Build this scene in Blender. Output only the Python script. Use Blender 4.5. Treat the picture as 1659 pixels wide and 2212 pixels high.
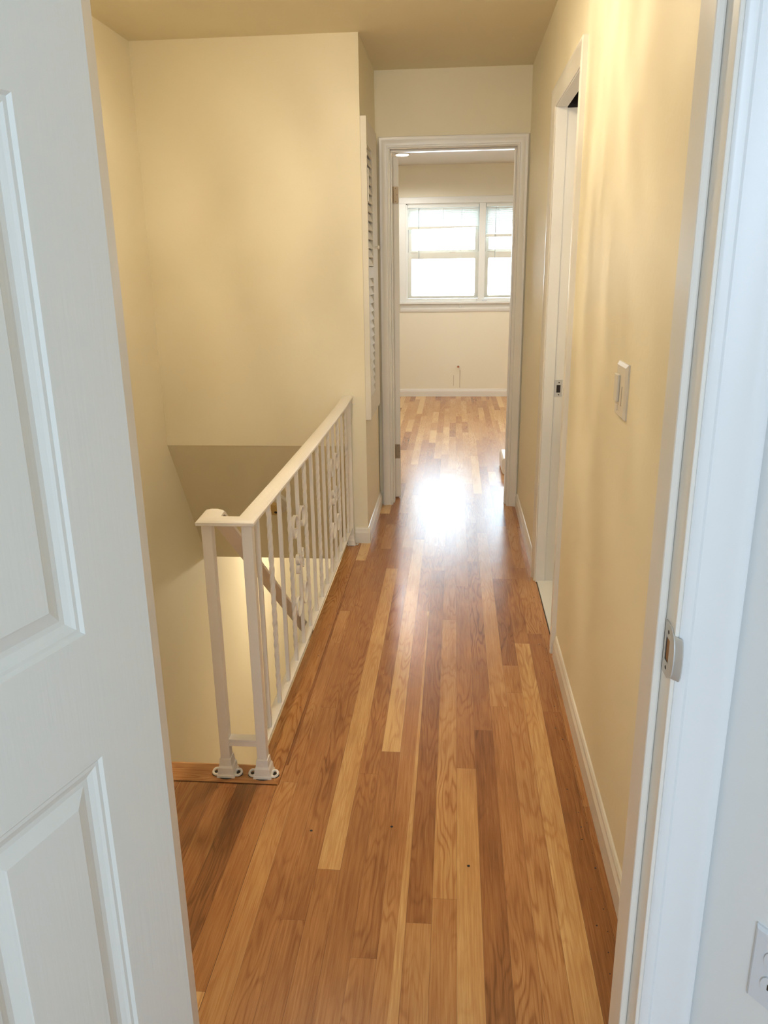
import bpy, bmesh, math, random
from mathutils import Vector, Matrix
PI = math.pi
for o in list(bpy.data.objects): bpy.data.objects.remove(o)
scene = bpy.context.scene
COL = scene.collection

# ------------------------------------------------------------------ camera
CAM_H = 1.41
cam_d = bpy.data.cameras.new('camera')
cam = bpy.data.objects.new('camera', cam_d); COL.objects.link(cam)
R_ROWS = [[0.9961998, 0.0122564, -0.0862303], [0.0860214, -0.2935649, 0.9520609], [-0.0136453, -0.9558606, -0.2935036]]
rt = Vector(R_ROWS[0]); fw = Vector(R_ROWS[1]); up = Vector(R_ROWS[2])
cx = Vector((rt[0], fw[0], up[0])); cy = -Vector((rt[1], fw[1], up[1])); cz = -Vector((rt[2], fw[2], up[2]))
M = Matrix.Identity(4)
for i in range(3):
    M[i][0] = cx[i]; M[i][1] = cy[i]; M[i][2] = cz[i]
M[2][3] = CAM_H
cam.matrix_world = M
cam_d.sensor_fit = 'HORIZONTAL'; cam_d.sensor_width = 36.0
cam_d.lens = 36.0 * 1710.0 / 1659.0
cam_d.clip_start = 0.02
scene.camera = cam

# ------------------------------------------------------------------ view / world / daylight
vs = scene.view_settings
scene.display_settings.display_device = 'sRGB'
vs.view_transform = 'Standard'; vs.look = 'None'; vs.gamma = 1.0; vs.use_curve_mapping = False
vs.exposure = 0.15
world = bpy.data.worlds.new('world'); scene.world = world; world.use_nodes = True
wb = world.node_tree.nodes['Background']
wb.inputs['Color'].default_value = (0.86, 0.94, 1.0, 1); wb.inputs['Strength'].default_value = 5.0

def area(name, loc, size, energy, color, direction, portal=False):
    d = bpy.data.lights.new(name, 'AREA'); d.shape = 'RECTANGLE'
    d.size, d.size_y = size; d.energy = energy; d.color = color
    o = bpy.data.objects.new(name, d); COL.objects.link(o)
    o.location = loc
    o.rotation_euler = Vector(direction).to_track_quat('-Z', 'Y').to_euler()
    if portal: d.cycles.is_portal = True
    return o
def point(name, loc, energy, color, r=0.04):
    d = bpy.data.lights.new(name, 'POINT'); d.energy = energy; d.color = color; d.shadow_soft_size = r
    o = bpy.data.objects.new(name, d); COL.objects.link(o); o.location = loc
    return o
area('portal_far', (0.28, 9.30, 1.58), (1.7, 1.0), 1, (1, 1, 1), (0, -1, 0), portal=True)
area('portal_near', (0.0, -2.62, 1.45), (1.2, 1.2), 1, (1, 1, 1), (0, 1, 0), portal=True)
DAY_NEAR = area('daylight_near_window', (0.0, -2.60, 1.45), (1.1, 1.1), 36, (0.55, 0.77, 1.0), (0, 1, 0))
DAY_FAR = area('daylight_far_window', (0.28, 9.28, 1.58), (1.6, 0.9), 46, (0.62, 0.80, 1.0), (0, -1, -0.15))
for o in (DAY_NEAR, DAY_FAR): o.visible_camera = True
LAMP_HALL = (-0.44, 2.45, 2.235)
E_HALL, E_FILL, E_LOW, E_FARLAMP, E_BATH = 12.0, 20.0, 23.0, 25.0, 11.0
WARM = (1.0, 0.87, 0.65)

def spot(name, loc, energy, color, r=0.05, ang=176, blend=.4):
    d = bpy.data.lights.new(name, 'SPOT'); d.energy = energy; d.color = color; d.shadow_soft_size = r
    d.spot_size = math.radians(ang); d.spot_blend = blend
    o = bpy.data.objects.new(name, d); COL.objects.link(o); o.location = loc
    return o
# ------------------------------------------------------------------ materials
MATS = {}
def mat(name, color, rough=0.5, metal=0.0, spec=0.5, bump=None, mottle=0.0, mscale=3.0):
    if name in MATS: return MATS[name]
    m = bpy.data.materials.new(name); m.use_nodes = True
    nt = m.node_tree; b = nt.nodes['Principled BSDF']
    b.inputs['Base Color'].default_value = (*color, 1)
    b.inputs['Roughness'].default_value = rough; b.inputs['Metallic'].default_value = metal
    b.inputs['Specular IOR Level'].default_value = spec
    tc = nt.nodes.new('ShaderNodeTexCoord')
    if mottle > 0:
        n = nt.nodes.new('ShaderNodeTexNoise'); n.inputs['Scale'].default_value = mscale; n.inputs['Detail'].default_value = 5
        nt.links.new(tc.outputs['Object'], n.inputs['Vector'])
        mx = nt.nodes.new('ShaderNodeMix'); mx.data_type = 'RGBA'
        mx.inputs[6].default_value = (*[c * (1 - mottle) for c in color], 1)
        mx.inputs[7].default_value = (*[min(1, c * (1 + mottle)) for c in color], 1)
        nt.links.new(n.outputs['Fac'], mx.inputs[0]); nt.links.new(mx.outputs[2], b.inputs['Base Color'])
    if bump:
        sc, st, stretch = bump
        mp = nt.nodes.new('ShaderNodeMapping'); mp.inputs['Scale'].default_value = stretch
        n = nt.nodes.new('ShaderNodeTexNoise'); n.inputs['Scale'].default_value = sc; n.inputs['Detail'].default_value = 3
        nt.links.new(tc.outputs['Object'], mp.inputs['Vector']); nt.links.new(mp.outputs[0], n.inputs['Vector'])
        bp = nt.nodes.new('ShaderNodeBump'); bp.inputs['Strength'].default_value = st; bp.inputs['Distance'].default_value = 0.002
        nt.links.new(n.outputs['Fac'], bp.inputs['Height']); nt.links.new(bp.outputs['Normal'], b.inputs['Normal'])
    MATS[name] = m
    return m
WALL = mat('cream_wall_paint', (0.90, 0.825, 0.635), 0.55, spec=0.3, bump=(60, 0.25, (1, 1, 1)), mottle=0.015)
CEIL = mat('flat_ceiling_paint', (0.88, 0.80, 0.60), 0.9, spec=0.1, bump=(120, 0.2, (1, 1, 1)), mottle=0.02)
CEIL_W = mat('white_ceiling_paint', (0.82, 0.80, 0.74), 0.9, spec=0.1, bump=(120, 0.2, (1, 1, 1)))
WALL_FAR = mat('pale_cream_bedroom_paint', (0.90, 0.85, 0.70), 0.6, spec=0.3, bump=(60, 0.2, (1, 1, 1)))
WALL_NEAR = mat('white_bedroom_paint', (0.80, 0.81, 0.80), 0.6, spec=0.3, bump=(60, 0.2, (1, 1, 1)))
TRIM = mat('white_gloss_trim_paint', (0.84, 0.80, 0.73), 0.30, bump=(12, 0.10, (1, 1, 0.3)), mottle=0.01)
LOUV = mat('satin_louver_paint', (0.82, 0.77, 0.67), 0.6, spec=0.25)
TRIM_N = mat('cool_white_trim_paint', (0.80, 0.82, 0.83), 0.35, bump=(14, 0.12, (1, 1, 0.2)), mottle=0.01)
DOOR_P = mat('white_embossed_door_paint', (0.78, 0.79, 0.75), 0.42, bump=(34, 0.16, (4, 4, 0.25)))
IRON = mat('white_painted_iron', (0.86, 0.81, 0.75), 0.38, bump=(90, 0.35, (1, 1, 1)), mottle=0.03)
GRIME_SHADE = mat('dark_grime_shade', (0.05, 0.04, 0.03), 0.7)  # one dark tone for screws, slots, grime and painted shade
STEEL = mat('dull_nickel', (0.60, 0.59, 0.56), 0.45, metal=0.25, mottle=0.08, mscale=40)
BRASSY = mat('tarnished_hinge_metal', (0.34, 0.25, 0.15), 0.45, metal=0.35, mottle=0.1, mscale=40)
DARK = mat('black_recess', (0.02, 0.012, 0.01), 0.8)
RAWWOOD = mat('raw_mortised_wood', (0.30, 0.15, 0.06), 0.8, mottle=0.3, mscale=60)
PLATE = mat('ivory_switch_plastic', (0.80, 0.75, 0.66), 0.35)
PLATE_W = mat('white_plate_plastic', (0.70, 0.73, 0.77), 0.35)
AMBER = mat('yellowed_plastic', (0.62, 0.42, 0.16), 0.45, mottle=0.05)
BLIND = mat('white_vinyl_slats', (0.84, 0.87, 0.84), 0.4)
VINYL = mat('window_sash_white', (0.78, 0.78, 0.70), 0.35, mottle=0.03)
WTRIM = mat('daylit_white_window_trim', (0.84, 0.85, 0.82), 0.35)  # trim white made cooler, window daylight put into the colour
TILE = mat('bathroom_white_floor', (0.80, 0.78, 0.72), 0.3, mottle=0.02)
COPPER = mat('copper_cap', (0.45, 0.17, 0.08), 0.4, metal=0.6)
TREADW = mat('oak_stair_wood', (0.58, 0.34, 0.16), 0.35, bump=(30, 0.3, (1, 8, 1)), mottle=0.15)
def emis(name, color, s):
    m = bpy.data.materials.new(name); m.use_nodes = True; nt = m.node_tree
    b = nt.nodes['Principled BSDF']; b.inputs['Base Color'].default_value = (*color, 1)
    b.inputs['Emission Color'].default_value = (*color, 1); b.inputs['Emission Strength'].default_value = s
    return m
BULB = emis('lit_lamp_glass', (1.0, 0.86, 0.66), 12)
BULB_W = emis('lit_white_lens', (1.0, 0.97, 0.90), 14)
def glass():
    m = bpy.data.materials.new('clear_window_glass'); m.use_nodes = True; nt = m.node_tree
    for n in list(nt.nodes): nt.nodes.remove(n)
    out = nt.nodes.new('ShaderNodeOutputMaterial'); mx = nt.nodes.new('ShaderNodeMixShader')
    t = nt.nodes.new('ShaderNodeBsdfTransparent'); t.inputs[0].default_value = (0.96, 0.98, 0.97, 1)
    g = nt.nodes.new('ShaderNodeBsdfGlossy'); g.inputs['Roughness'].default_value = 0.02
    f = nt.nodes.new('ShaderNodeFresnel'); f.inputs[0].default_value = 1.45
    nt.links.new(f.outputs[0], mx.inputs[0]); nt.links.new(t.outputs[0], mx.inputs[1]); nt.links.new(g.outputs[0], mx.inputs[2])
    nt.links.new(mx.outputs[0], out.inputs[0]); return m
GLASS = glass()

def wood_floor():
    m = bpy.data.materials.new('varnished_strip_oak'); m.use_nodes = True
    nt = m.node_tree; L = nt.links.new; N = nt.nodes.new; b = nt.nodes['Principled BSDF']
    at = N('ShaderNodeAttribute'); at.attribute_name = 'plank'
    sep = N('ShaderNodeSeparateColor'); L(at.outputs['Color'], sep.inputs[0])
    tc = N('ShaderNodeTexCoord'); sx = N('ShaderNodeSeparateXYZ'); L(tc.outputs['Object'], sx.inputs[0])
    def math_(op, a, bb=None):
        n = N('ShaderNodeMath'); n.operation = op
        for i, v in enumerate((a, bb)):
            if v is None: continue
            if hasattr(v, 'links'): L(v, n.inputs[i])
            else: n.inputs[i].default_value = v
        return n.outputs[0]
    def vec(x, y, z):
        c = N('ShaderNodeCombineXYZ')
        for i, v in enumerate((x, y, z)):
            if hasattr(v, 'links'): L(v, c.inputs[i])
            else: c.inputs[i].default_value = v
        return c.outputs[0]
    # 'blue' channel tells planks laid crosswise
    fx = N('ShaderNodeMix'); fx.data_type = 'FLOAT'; L(sep.outputs[2], fx.inputs[0]); L(sx.outputs[0], fx.inputs[2]); L(sx.outputs[1], fx.inputs[3])
    fy = N('ShaderNodeMix'); fy.data_type = 'FLOAT'; L(sep.outputs[2], fy.inputs[0]); L(sx.outputs[1], fy.inputs[2]); L(sx.outputs[0], fy.inputs[3])
    X, Y = fx.outputs[0], fy.outputs[0]
    off = math_('MULTIPLY', sep.outputs[1], 97.0)
    n1 = N('ShaderNodeTexNoise'); n1.inputs['Scale'].default_value = 1.0; n1.inputs['Detail'].default_value = 2.0
    L(vec(math_('MULTIPLY', X, 15.0), math_('MULTIPLY', Y, 1.9), off), n1.inputs['Vector'])
    ring = math_('SINE', math_('MULTIPLY', n1.outputs['Fac'], 85.0))
    ring = math_('POWER', math_('ADD', math_('MULTIPLY', ring, 0.5), 0.5), 3.0)
    n2 = N('ShaderNodeTexNoise'); n2.inputs['Scale'].default_value = 1.0; n2.inputs['Detail'].default_value = 6.0
    n2.inputs['Roughness'].default_value = 0.65
    L(vec(math_('MULTIPLY', X, 260.0), math_('MULTIPLY', Y, 7.0), off), n2.inputs['Vector'])
    n3 = N('ShaderNodeTexNoise'); n3.inputs['Scale'].default_value = 1.0; n3.inputs['Detail'].default_value = 3.0
    L(vec(math_('MULTIPLY', X, 14.0), math_('MULTIPLY', Y, 3.2), off), n3.inputs['Vector'])
    t = sep.outputs[0]
    n4 = N('ShaderNodeTexNoise'); n4.inputs['Scale'].default_value = 1.0; L(vec(math_('MULTIPLY', X, 5.0), math_('MULTIPLY', Y, 1.3), math_('ADD', off, 31.0)), n4.inputs['Vector'])
    amp = math_('MAXIMUM', math_('MULTIPLY', math_('SUBTRACT', n4.outputs['Fac'], 0.38), 0.95), 0.03)
    t = math_('SUBTRACT', t, math_('MULTIPLY', math_('SUBTRACT', ring, 0.30), amp))
    t = math_('ADD', t, math_('MULTIPLY', math_('SUBTRACT', n2.outputs['Fac'], 0.5), 0.75))
    t = math_('ADD', t, math_('MULTIPLY', math_('SUBTRACT', n3.outputs['Fac'], 0.5), 0.45))
    cr = N('ShaderNodeValToRGB'); L(t, cr.inputs[0]); e = cr.color_ramp.elements
    e[0].position = 0.0; e[0].color = (0.19, 0.070, 0.023, 1)
    e[1].position = 1.0; e[1].color = (0.76, 0.48, 0.21, 1)
    for p, c in ((0.25, (0.33, 0.130, 0.043, 1)), (0.5, (0.47, 0.21, 0.074, 1)), (0.75, (0.60, 0.32, 0.120, 1))):
        k = e.new(p); k.color = c
    # small dark knots and nail holes
    vo = N('ShaderNodeTexVoronoi'); vo.inputs['Scale'].default_value = 1.0
    L(vec(math_('MULTIPLY', X, 9.0), math_('MULTIPLY', Y, 4.0), off), vo.inputs['Vector'])
    kn = N('ShaderNodeMapRange'); L(vo.outputs['Distance'], kn.inputs[0])
    kn.inputs[1].default_value = 0.012; kn.inputs[2].default_value = 0.03; kn.inputs[3].default_value = 0.35; kn.inputs[4].default_value = 1.0
    mm = N('ShaderNodeMix'); mm.data_type = 'RGBA'; mm.blend_type = 'MULTIPLY'; mm.inputs[0].default_value = 1.0
    L(cr.outputs[0], mm.inputs[6]); L(kn.outputs[0], mm.inputs[7])
    L(mm.outputs[2], b.inputs['Base Color'])
    b.inputs['Roughness'].default_value = 0.25
    b.inputs['Specular IOR Level'].default_value = 0.5
    nb = N('ShaderNodeTexNoise'); nb.inputs['Scale'].default_value = 9.0; nb.inputs['Detail'].default_value = 4
    L(tc.outputs['Object'], nb.inputs['Vector'])
    hs = math_('ADD', math_('MULTIPLY', nb.outputs['Fac'], 1.0), math_('MULTIPLY', n2.outputs['Fac'], 0.12))
    bp = N('ShaderNodeBump'); bp.inputs['Strength'].default_value = 0.25; bp.inputs['Distance'].default_value = 0.004
    L(hs, bp.inputs['Height']); L(bp.outputs['Normal'], b.inputs['Normal'])
    return m
FLOORM = wood_floor()

# ------------------------------------------------------------------ helpers
class MB:
    def __init__(s): s.v = []; s.f = []
    def add(s, vs, fs):
        n = len(s.v); s.v += [tuple(v) for v in vs]; s.f += [tuple(n + i for i in f) for f in fs]
        return s
    def box(s, x0, x1, y0, y1, z0, z1):
        return s.add([(x0,y0,z0),(x1,y0,z0),(x1,y1,z0),(x0,y1,z0),(x0,y0,z1),(x1,y0,z1),(x1,y1,z1),(x0,y1,z1)],
                     [(0,3,2,1),(4,5,6,7),(0,1,5,4),(1,2,6,5),(2,3,7,6),(3,0,4,7)])
    def prism(s, prof, place, a, b):
        """profile points (u,v) swept from a to b; place(u,v,t)->xyz"""
        n = len(prof)
        vs = [place(u, v, a) for u, v in prof] + [place(u, v, b) for u, v in prof]
        fs = [(i, (i+1) % n, n + (i+1) % n, n + i) for i in range(n)]
        fs += [tuple(range(n-1, -1, -1)), tuple(range(n, 2*n))]
        return s.add(vs, fs)
    def loops(s, rings, cap=True, close=False):
        n = len(rings[0]); vs = [p for r in rings for p in r]; fs = []
        m = len(rings)
        for k in range(m if close else m - 1):
            for i in range(n):
                a = k*n + i; b = k*n + (i+1) % n; c = ((k+1) % m)*n + (i+1) % n; d = ((k+1) % m)*n + i
                fs.append((a, b, c, d))
        if cap and not close: fs += [tuple(range(n-1, -1, -1)), tuple((m-1)*n + i for i in range(n))]
        return s.add(vs, fs)
    def lathe(s, c, prof, n=24, axis='z'):
        rings = []
        for r, h in prof:
            ring = []
            for i in range(n):
                a = 2*PI*i/n; p = (r*math.cos(a), r*math.sin(a), h)
                if axis == 'y': p = (p[0], p[2], p[1])
                if axis == 'x': p = (p[2], p[0], p[1])
                ring.append((c[0]+p[0], c[1]+p[1], c[2]+p[2]))
            rings.append(ring)
        return s.loops(rings)
    def tube(s, pts, r, n=8):
        pts = [Vector(p) for p in pts]; rings = []
        for i, p in enumerate(pts):
            d = (pts[min(i+1, len(pts)-1)] - pts[max(i-1, 0)]).normalized()
            a = d.cross(Vector((0, 0, 1)) if abs(d.z) < .9 else Vector((1, 0, 0))).normalized(); b = d.cross(a)
            rr = r[i] if isinstance(r, (list, tuple)) else r
            rings.append([tuple(p + a*rr*math.cos(2*PI*k/n) + b*rr*math.sin(2*PI*k/n)) for k in range(n)])
        return s.loops(rings)
    def build(s, name, m, parent=None, bevel=0, smooth=False, mats=None, loc=None):
        me = bpy.data.meshes.new(name)
        vs = s.v
        if loc: vs = [(x-loc[0], y-loc[1], z-loc[2]) for x, y, z in vs]
        me.from_pydata(vs, [], s.f)
        bm = bmesh.new(); bm.from_mesh(me); bmesh.ops.recalc_face_normals(bm, faces=bm.faces)
        bm.to_mesh(me); bm.free()
        me.materials.append(m); me.update()
        o = bpy.data.objects.new(name, me); COL.objects.link(o)
        if loc: o.location = loc
        if smooth:
            for p in me.polygons: p.use_smooth = True
            try: me.set_sharp_from_angle(angle=math.radians(40))
            except Exception: pass
        if parent:
            o.parent = parent
            o.matrix_parent_inverse = Matrix.Identity(4)
            # children are given in world coordinates: shift into the parent's frame
            pm = parent_world(parent).inverted()
            o.matrix_local = pm @ Matrix.Translation(Vector(loc) if loc else Vector((0, 0, 0)))
        if bevel:
            md = o.modifiers.new('bevel', 'BEVEL'); md.width = bevel; md.segments = 2; md.limit_method = 'ANGLE'
        return o
def parent_world(o):
    m = Matrix.LocRotScale(o.location, o.rotation_euler, o.scale)
    return (parent_world(o.parent) @ m) if o.parent else m
def tag(o, label=None, cat=None, group=None, kind=None):
    if label: o['label'] = label
    if cat: o['category'] = cat
    if group: o['group'] = group
    if kind: o['kind'] = kind
    return o
def empty(name, loc, label=None, cat=None, group=None, kind=None):
    o = bpy.data.objects.new(name, None); COL.objects.link(o); o.location = loc; o.empty_display_size = .1
    return tag(o, label, cat, group, kind)
def struct(name, mb, m, label=None, parent=None, bevel=0, smooth=False):
    o = mb.build(name, m, parent, bevel, smooth)
    if not parent: o['kind'] = 'structure'; o['category'] = name.split('_')[0]
    if label: o['label'] = label
    return o

# ------------------------------------------------------------------ FLOOR
random.seed(11)
PW = 0.057; X0 = -0.036                    # strip width, left edge of strip 0
joints = {-9:[1.408], -8:[1.92,2.811,3.118], -7:[2.329,3.793], -6:[1.422,3.339], -5:[1.584,3.632], -4:[1.975],
          -3:[1.33,2.089,4.074], -2:[3.138], -1:[1.433,3.616], 0:[1.509,3.05], 1:[2.02,3.42], 2:[2.225,3.75],
          3:[2.372,4.2], 4:[2.466,2.664], 5:[2.848], 6:[2.35,2.937]}
tones = [(-9,1.2,.72),(-9,1.7,.42),(-8,1.5,.52),(-8,2.4,.42),(-8,2.95,.5),(-8,3.4,.38),(-7,1.9,.40),(-7,3.,.36),(-6,1.2,.36),(-6,2.2,.34),
    (-6,3.6,.34),(-5,1.4,.36),(-5,2.6,.66),(-5,3.9,.42),(-4,1.5,.36),(-4,3,.32),(-3,1.2,.42),(-3,1.6,.34),(-3,3,.74),(-3,4.3,.4),
    (-2,2,.44),(-2,3.7,.4),(-1,1.2,.50),(-1,2,.30),(-1,4,.62),(0,1.3,.48),(0,2,.56),(0,3.6,.45),(1,1.5,.62),(1,2.6,.40),(1,3.9,.45),
    (2,1.5,.22),(2,2.9,.36),(2,4.2,.42),(3,1.6,.42),(3,3,.58),(3,4.5,.4),(4,1.6,.50),(4,2.55,.48),(4,3.2,.26),(5,1.6,.66),(5,3.2,.34),
    (6,1.6,.26),(6,2.6,.34),(6,3.5,.45)]
class Planks:
    def __init__(s): s.v=[]; s.f=[]; s.c=[]
    def quad(s, pts, tone, off=None, cross=0.0, z=0.0):
        n=len(s.v); s.v += [(x,y,z) for x,y in pts]; s.f.append((n,n+1,n+2,n+3)); s.c.append((tone, random.random() if off is None else off, cross, 1))
G = 0.0002
P = Planks()
def strip(k, y0, y1, js=None, light=0.0, xa=None, xb=None, far=0.0):
    a = X0 + k*PW; b = a + PW
    if xa is not None: a = max(a, xa)
    if xb is not None: b = min(b, xb)
    if b - a < 0.004: return
    js = sorted(j for j in (js or []) if y0 < j < y1)
    if not js or y1 - js[-1] > 1.4:
        y = (js[-1] if js else y0) + random.uniform(.3, 1.0)
        while y < y1 - .15: js.append(y); y += random.uniform(.35, 1.25)
    ys = [y0] + js + [y1]
    for q in range(len(ys)-1):
        c0, c1 = ys[q], ys[q+1]; t = min(.8, max(.2, random.gauss(.44, .13)))
        for (kk, yy, tt) in tones:
            if kk == k and c0 <= yy < c1: t = tt
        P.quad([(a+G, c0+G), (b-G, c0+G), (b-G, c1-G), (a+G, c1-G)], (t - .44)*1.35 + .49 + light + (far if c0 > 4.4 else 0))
# hall strips
for k in range(-9, 8):
    j = joints.get(k, [])
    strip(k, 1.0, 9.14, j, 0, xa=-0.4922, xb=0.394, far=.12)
for k in range(-30, -8):                                     # landing to the left, stops at the nosing board
    strip(k, 1.0, 1.905, [1.92-random.random()*.7], -.06, xa=-1.50, xb=-0.4925)  # tone lowered to paint in the door's shade over the landing
# pale tapering sapwood streak along strip -2
P.quad([(-.105,3.13),(-.094,3.13),(-.0945,3.1),(-.0985,3.02)], .95, .3, z=.0003)
P.quad([(-.1035,2.0),(-.0945,2.0),(-.0945,3.08),(-.0995,3.08)], .85, .3, z=.0003)
P.quad([(-.118,1.0),(-.0945,1.0),(-.0945,2.0),(-.1035,2.0)], .80, .3, z=.0003)
# sapwood sides of strip -3
P.quad([(-.205,2.09),(-.192,2.09),(-.184,2.75),(-.205,2.75)], .95, .5, z=.0003)
P.quad([(-.205,2.75),(-.184,2.75),(-.170,3.35),(-.204,3.35)], .90, .5, z=.0003)
# border boards
P.quad([(-.560,1.99),(-.489,1.905),(-.489,4.01),(-.560,4.01)], .50, .21, z=.0004)
P.quad([(-.489,1.905),(-.4865,1.905),(-.4865,4.01),(-.489,4.01)], .04, .1, z=.0006)
P.quad([(-.4865,2.0),(-.478,2.0),(-.480,3.3),(-.4865,3.3)], .20, .1, z=.0006)  # shaded strip beside the border board, painted as a dark tone
P.quad([(.3635,1.0),(.3645,1.0),(.368,2.9),(.3665,2.9)], .0, .1, z=.0004)
# nosing board across the landing
P.quad([(-1.515,1.907),(-.49,1.907),(-.562,1.99),(-1.515,1.99)], .42, .73, cross=1.0, z=.0005)
P.quad([(-1.515,1.902),(-.49,1.902),(-.49,1.907),(-1.515,1.907)], .0, .73, cross=1.0)
# camera room, far room
for k in range(-30, 32):
    strip(k, -2.7, 1.0, None, 0, xa=-1.75, xb=1.75)
for k in range(-40, 42):
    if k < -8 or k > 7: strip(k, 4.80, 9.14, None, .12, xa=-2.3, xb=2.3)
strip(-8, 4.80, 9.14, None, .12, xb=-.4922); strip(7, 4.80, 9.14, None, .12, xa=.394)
me = bpy.data.meshes.new('floor'); me.from_pydata(P.v, [], P.f)
ca = me.color_attributes.new('plank', 'FLOAT_COLOR', 'CORNER')
for p in me.polygons:
    for li in p.loop_indices: ca.data[li].color = P.c[p.index]
me.materials.append(FLOORM); me.materials.append(DARK)
fl = bpy.data.objects.new('floor', me); COL.objects.link(fl); tag(fl, 'varnished oak strip floor running down the hall', 'floor', kind='structure')
sub = MB()
sub.box(-.560, .52, 1.0, 4.82, -.24, -.0012); sub.box(-1.515, -.560, 1.0, 1.985, -.24, -.0012)
sub.box(-1.75, 1.75, -2.7, 1.0, -.24, -.0012); sub.box(-2.3, 2.3, 4.82, 9.14, -.24, -.0012)
struct('floor_base', sub, DARK)
nos = MB()
nos.prism([(0,-.0008),(0,-.03),(-.012,-.035),(.006,-.034),(.012,-.02),(.008,-.006)], lambda u,v,t:(t,1.990+u,v), -1.515, -.56)
struct('trim_1', nos, TREADW, 'oak nosing along the top stair edge')
# nail heads along the border boards
nh = MB()
random.seed(4)
for (x0, x1, ya, yb, n) in ((-.548,-.5,1.98,3.95,16), (.33,.372,1.15,3.4,46)):
    for i in range(n):
        nh.lathe((random.uniform(x0,x1), ya+(yb-ya)*(i+random.random())/n, .0004), [(random.uniform(.0012,.0026),0),(.001,.0003)], 8)
for c in ((.05,1.62),(-.36,1.72),(-.15,1.75)):
    nh.lathe((c[0],c[1],.0004),[(.004,0),(.002,.0003)],8)
struct('trim_2', nh, DARK, 'dark nail holes in the border boards of the oak floor')

# ------------------------------------------------------------------ WALLS / CEILINGS
CZ = 2.43
XL = -1.515; XR = .395
struct('wall_left', MB().box(XL-.12, XL, 1.09, 7.6, -2.8, CZ), WALL, 'tall cream wall at the left of the stairwell')
wr = MB()
wr.box(XR, .51, 1.09, 2.83, 0, CZ); wr.box(XR, .51, 3.515, 4.74, 0, CZ)
wr.box(XR, .432, 2.83, 3.515, 2.055, CZ); wr.box(.432, .51, 2.83, 3.515, 2.22, CZ)
struct('wall_right', wr, WALL, 'cream hall wall at the right with the light switch')
# closet block between stairwell and far door, with a cupboard opening
cb = MB()
cb.box(XL, -.45, 4.01, 4.05, .53, CZ); cb.box(-.56, -.45, 4.01, 4.05, 0, .53)
cb.box(XL, -.45, 4.05, 4.86, 2.06, CZ)
cb.box(-.56, -.45, 4.05, 4.86, 0, .70)
cb.box(-.49, -.45, 4.52, 4.86, .70, 2.06); cb.box(XL, -.85, 4.05, 4.86, .53, 2.06); cb.box(-.85, -.49, 4.84, 4.86, .70, 2.06)
cb.box(-.85, -.56, 4.05, 4.86, .62, .70); cb.box(-.5, -.45, 4.05, 4.06, .70, 2.06)
struct('wall_back', cb, WALL, 'big cream wall facing down the stairwell, white closet corner at its right')
# sloped soffit over the lower stairs and lower ceiling
so = MB()
so.add([(XL,4.012,.53),(-.56,4.012,.53),(-.56,4.50,-.28),(XL,4.50,-.28),(XL,4.012,.60),(-.56,4.012,.60),(-.56,4.62,-.20),(XL,4.62,-.20)],
       [(0,1,2,3),(4,7,6,5),(0,4,5,1),(2,6,7,3),(1,5,6,2),(0,3,7,4)])
so.box(XL, .6, 4.50, 7.6, -.28, -.245)
struct('ceiling_3', so, CEIL, 'brown-shaded sloped soffit above the lower stairs')
low = MB()
low.box(XL, .6, 7.1, 7.2, -2.8, -.24); low.box(-.56, -.50, 2.0, 4.6, -2.8, -.03); low.box(.5,.6,4.6,7.2,-2.8,-.24); low.box(-.56,.6,4.5,4.6,-2.8,-.28)
struct('wall_lower', low, mat('lower_hall_paint', (.82,.79,.70), .6, spec=.3, bump=(60,.2,(1,1,1))), 'bright lower-hall wall seen down the stairwell')
struct('floor_lower', MB().box(XL, .6, 1.9, 7.2, -2.85, -2.75), mat('lower_floor_tile', (.45,.33,.2), .4, mottle=.1))
struct('wall_under_landing', MB().box(XL,-.56,1.86,1.95,-2.8,-.03), WALL)
# far wall with doorway
DX0, DX1, DZ = -.370, .328, 2.04
wf = MB()
wf.box(-2.3, DX0-.02, 4.74, 4.86, 0, CZ) if False else None
wf.box(-.45, DX0-.018, 4.74, 4.86, 0, CZ); wf.box(DX1+.018, .51, 4.74, 4.86, 0, CZ); wf.box(DX0-.018, DX1+.018, 4.74, 4.86, DZ+.018, CZ)
struct('wall_far', wf, WALL, 'cream wall around the far doorway')
wfb = MB(); wfb.box(-2.3, -.45, 4.861, 4.88, 0, CZ+.05); wfb.box(.51, 2.3, 4.80, 4.88, 0, CZ+.05)
wfb.box(-2.4, -2.3, 4.86, 9.2, 0, CZ+.05); wfb.box(2.3, 2.4, 4.8, 9.2, 0, CZ+.05)
struct('wall_bedroom_sides', wfb, WALL_FAR)
# ceiling
ce = MB(); ce.box(XL-.12, .51, 1.09, 4.86, CZ, CZ+.1)
struct('ceiling', ce, CEIL, 'flat tan-lit hall ceiling')
struct('ceiling_2', MB().box(-2.4, 2.4, 4.86, 9.25, CZ+.03, CZ+.13), CEIL_W, 'grey-white ceiling of the far bedroom')
# window wall
WY = 9.12
wx0, wx1, wz0, wz1 = -.54, 1.11, 1.085, 2.075
ww = MB(); ww.box(-2.3, wx0, WY, WY+.13, 0, CZ+.05); ww.box(wx1, 2.3, WY, WY+.13, 0, CZ+.05)
ww.box(wx0, wx1, WY, WY+.13, 0, wz0); ww.box(wx0, wx1, WY, WY+.13, wz1, CZ+.05)
struct('wall_window', ww, WALL_FAR, 'cream far bedroom wall below and around the windows')
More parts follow.
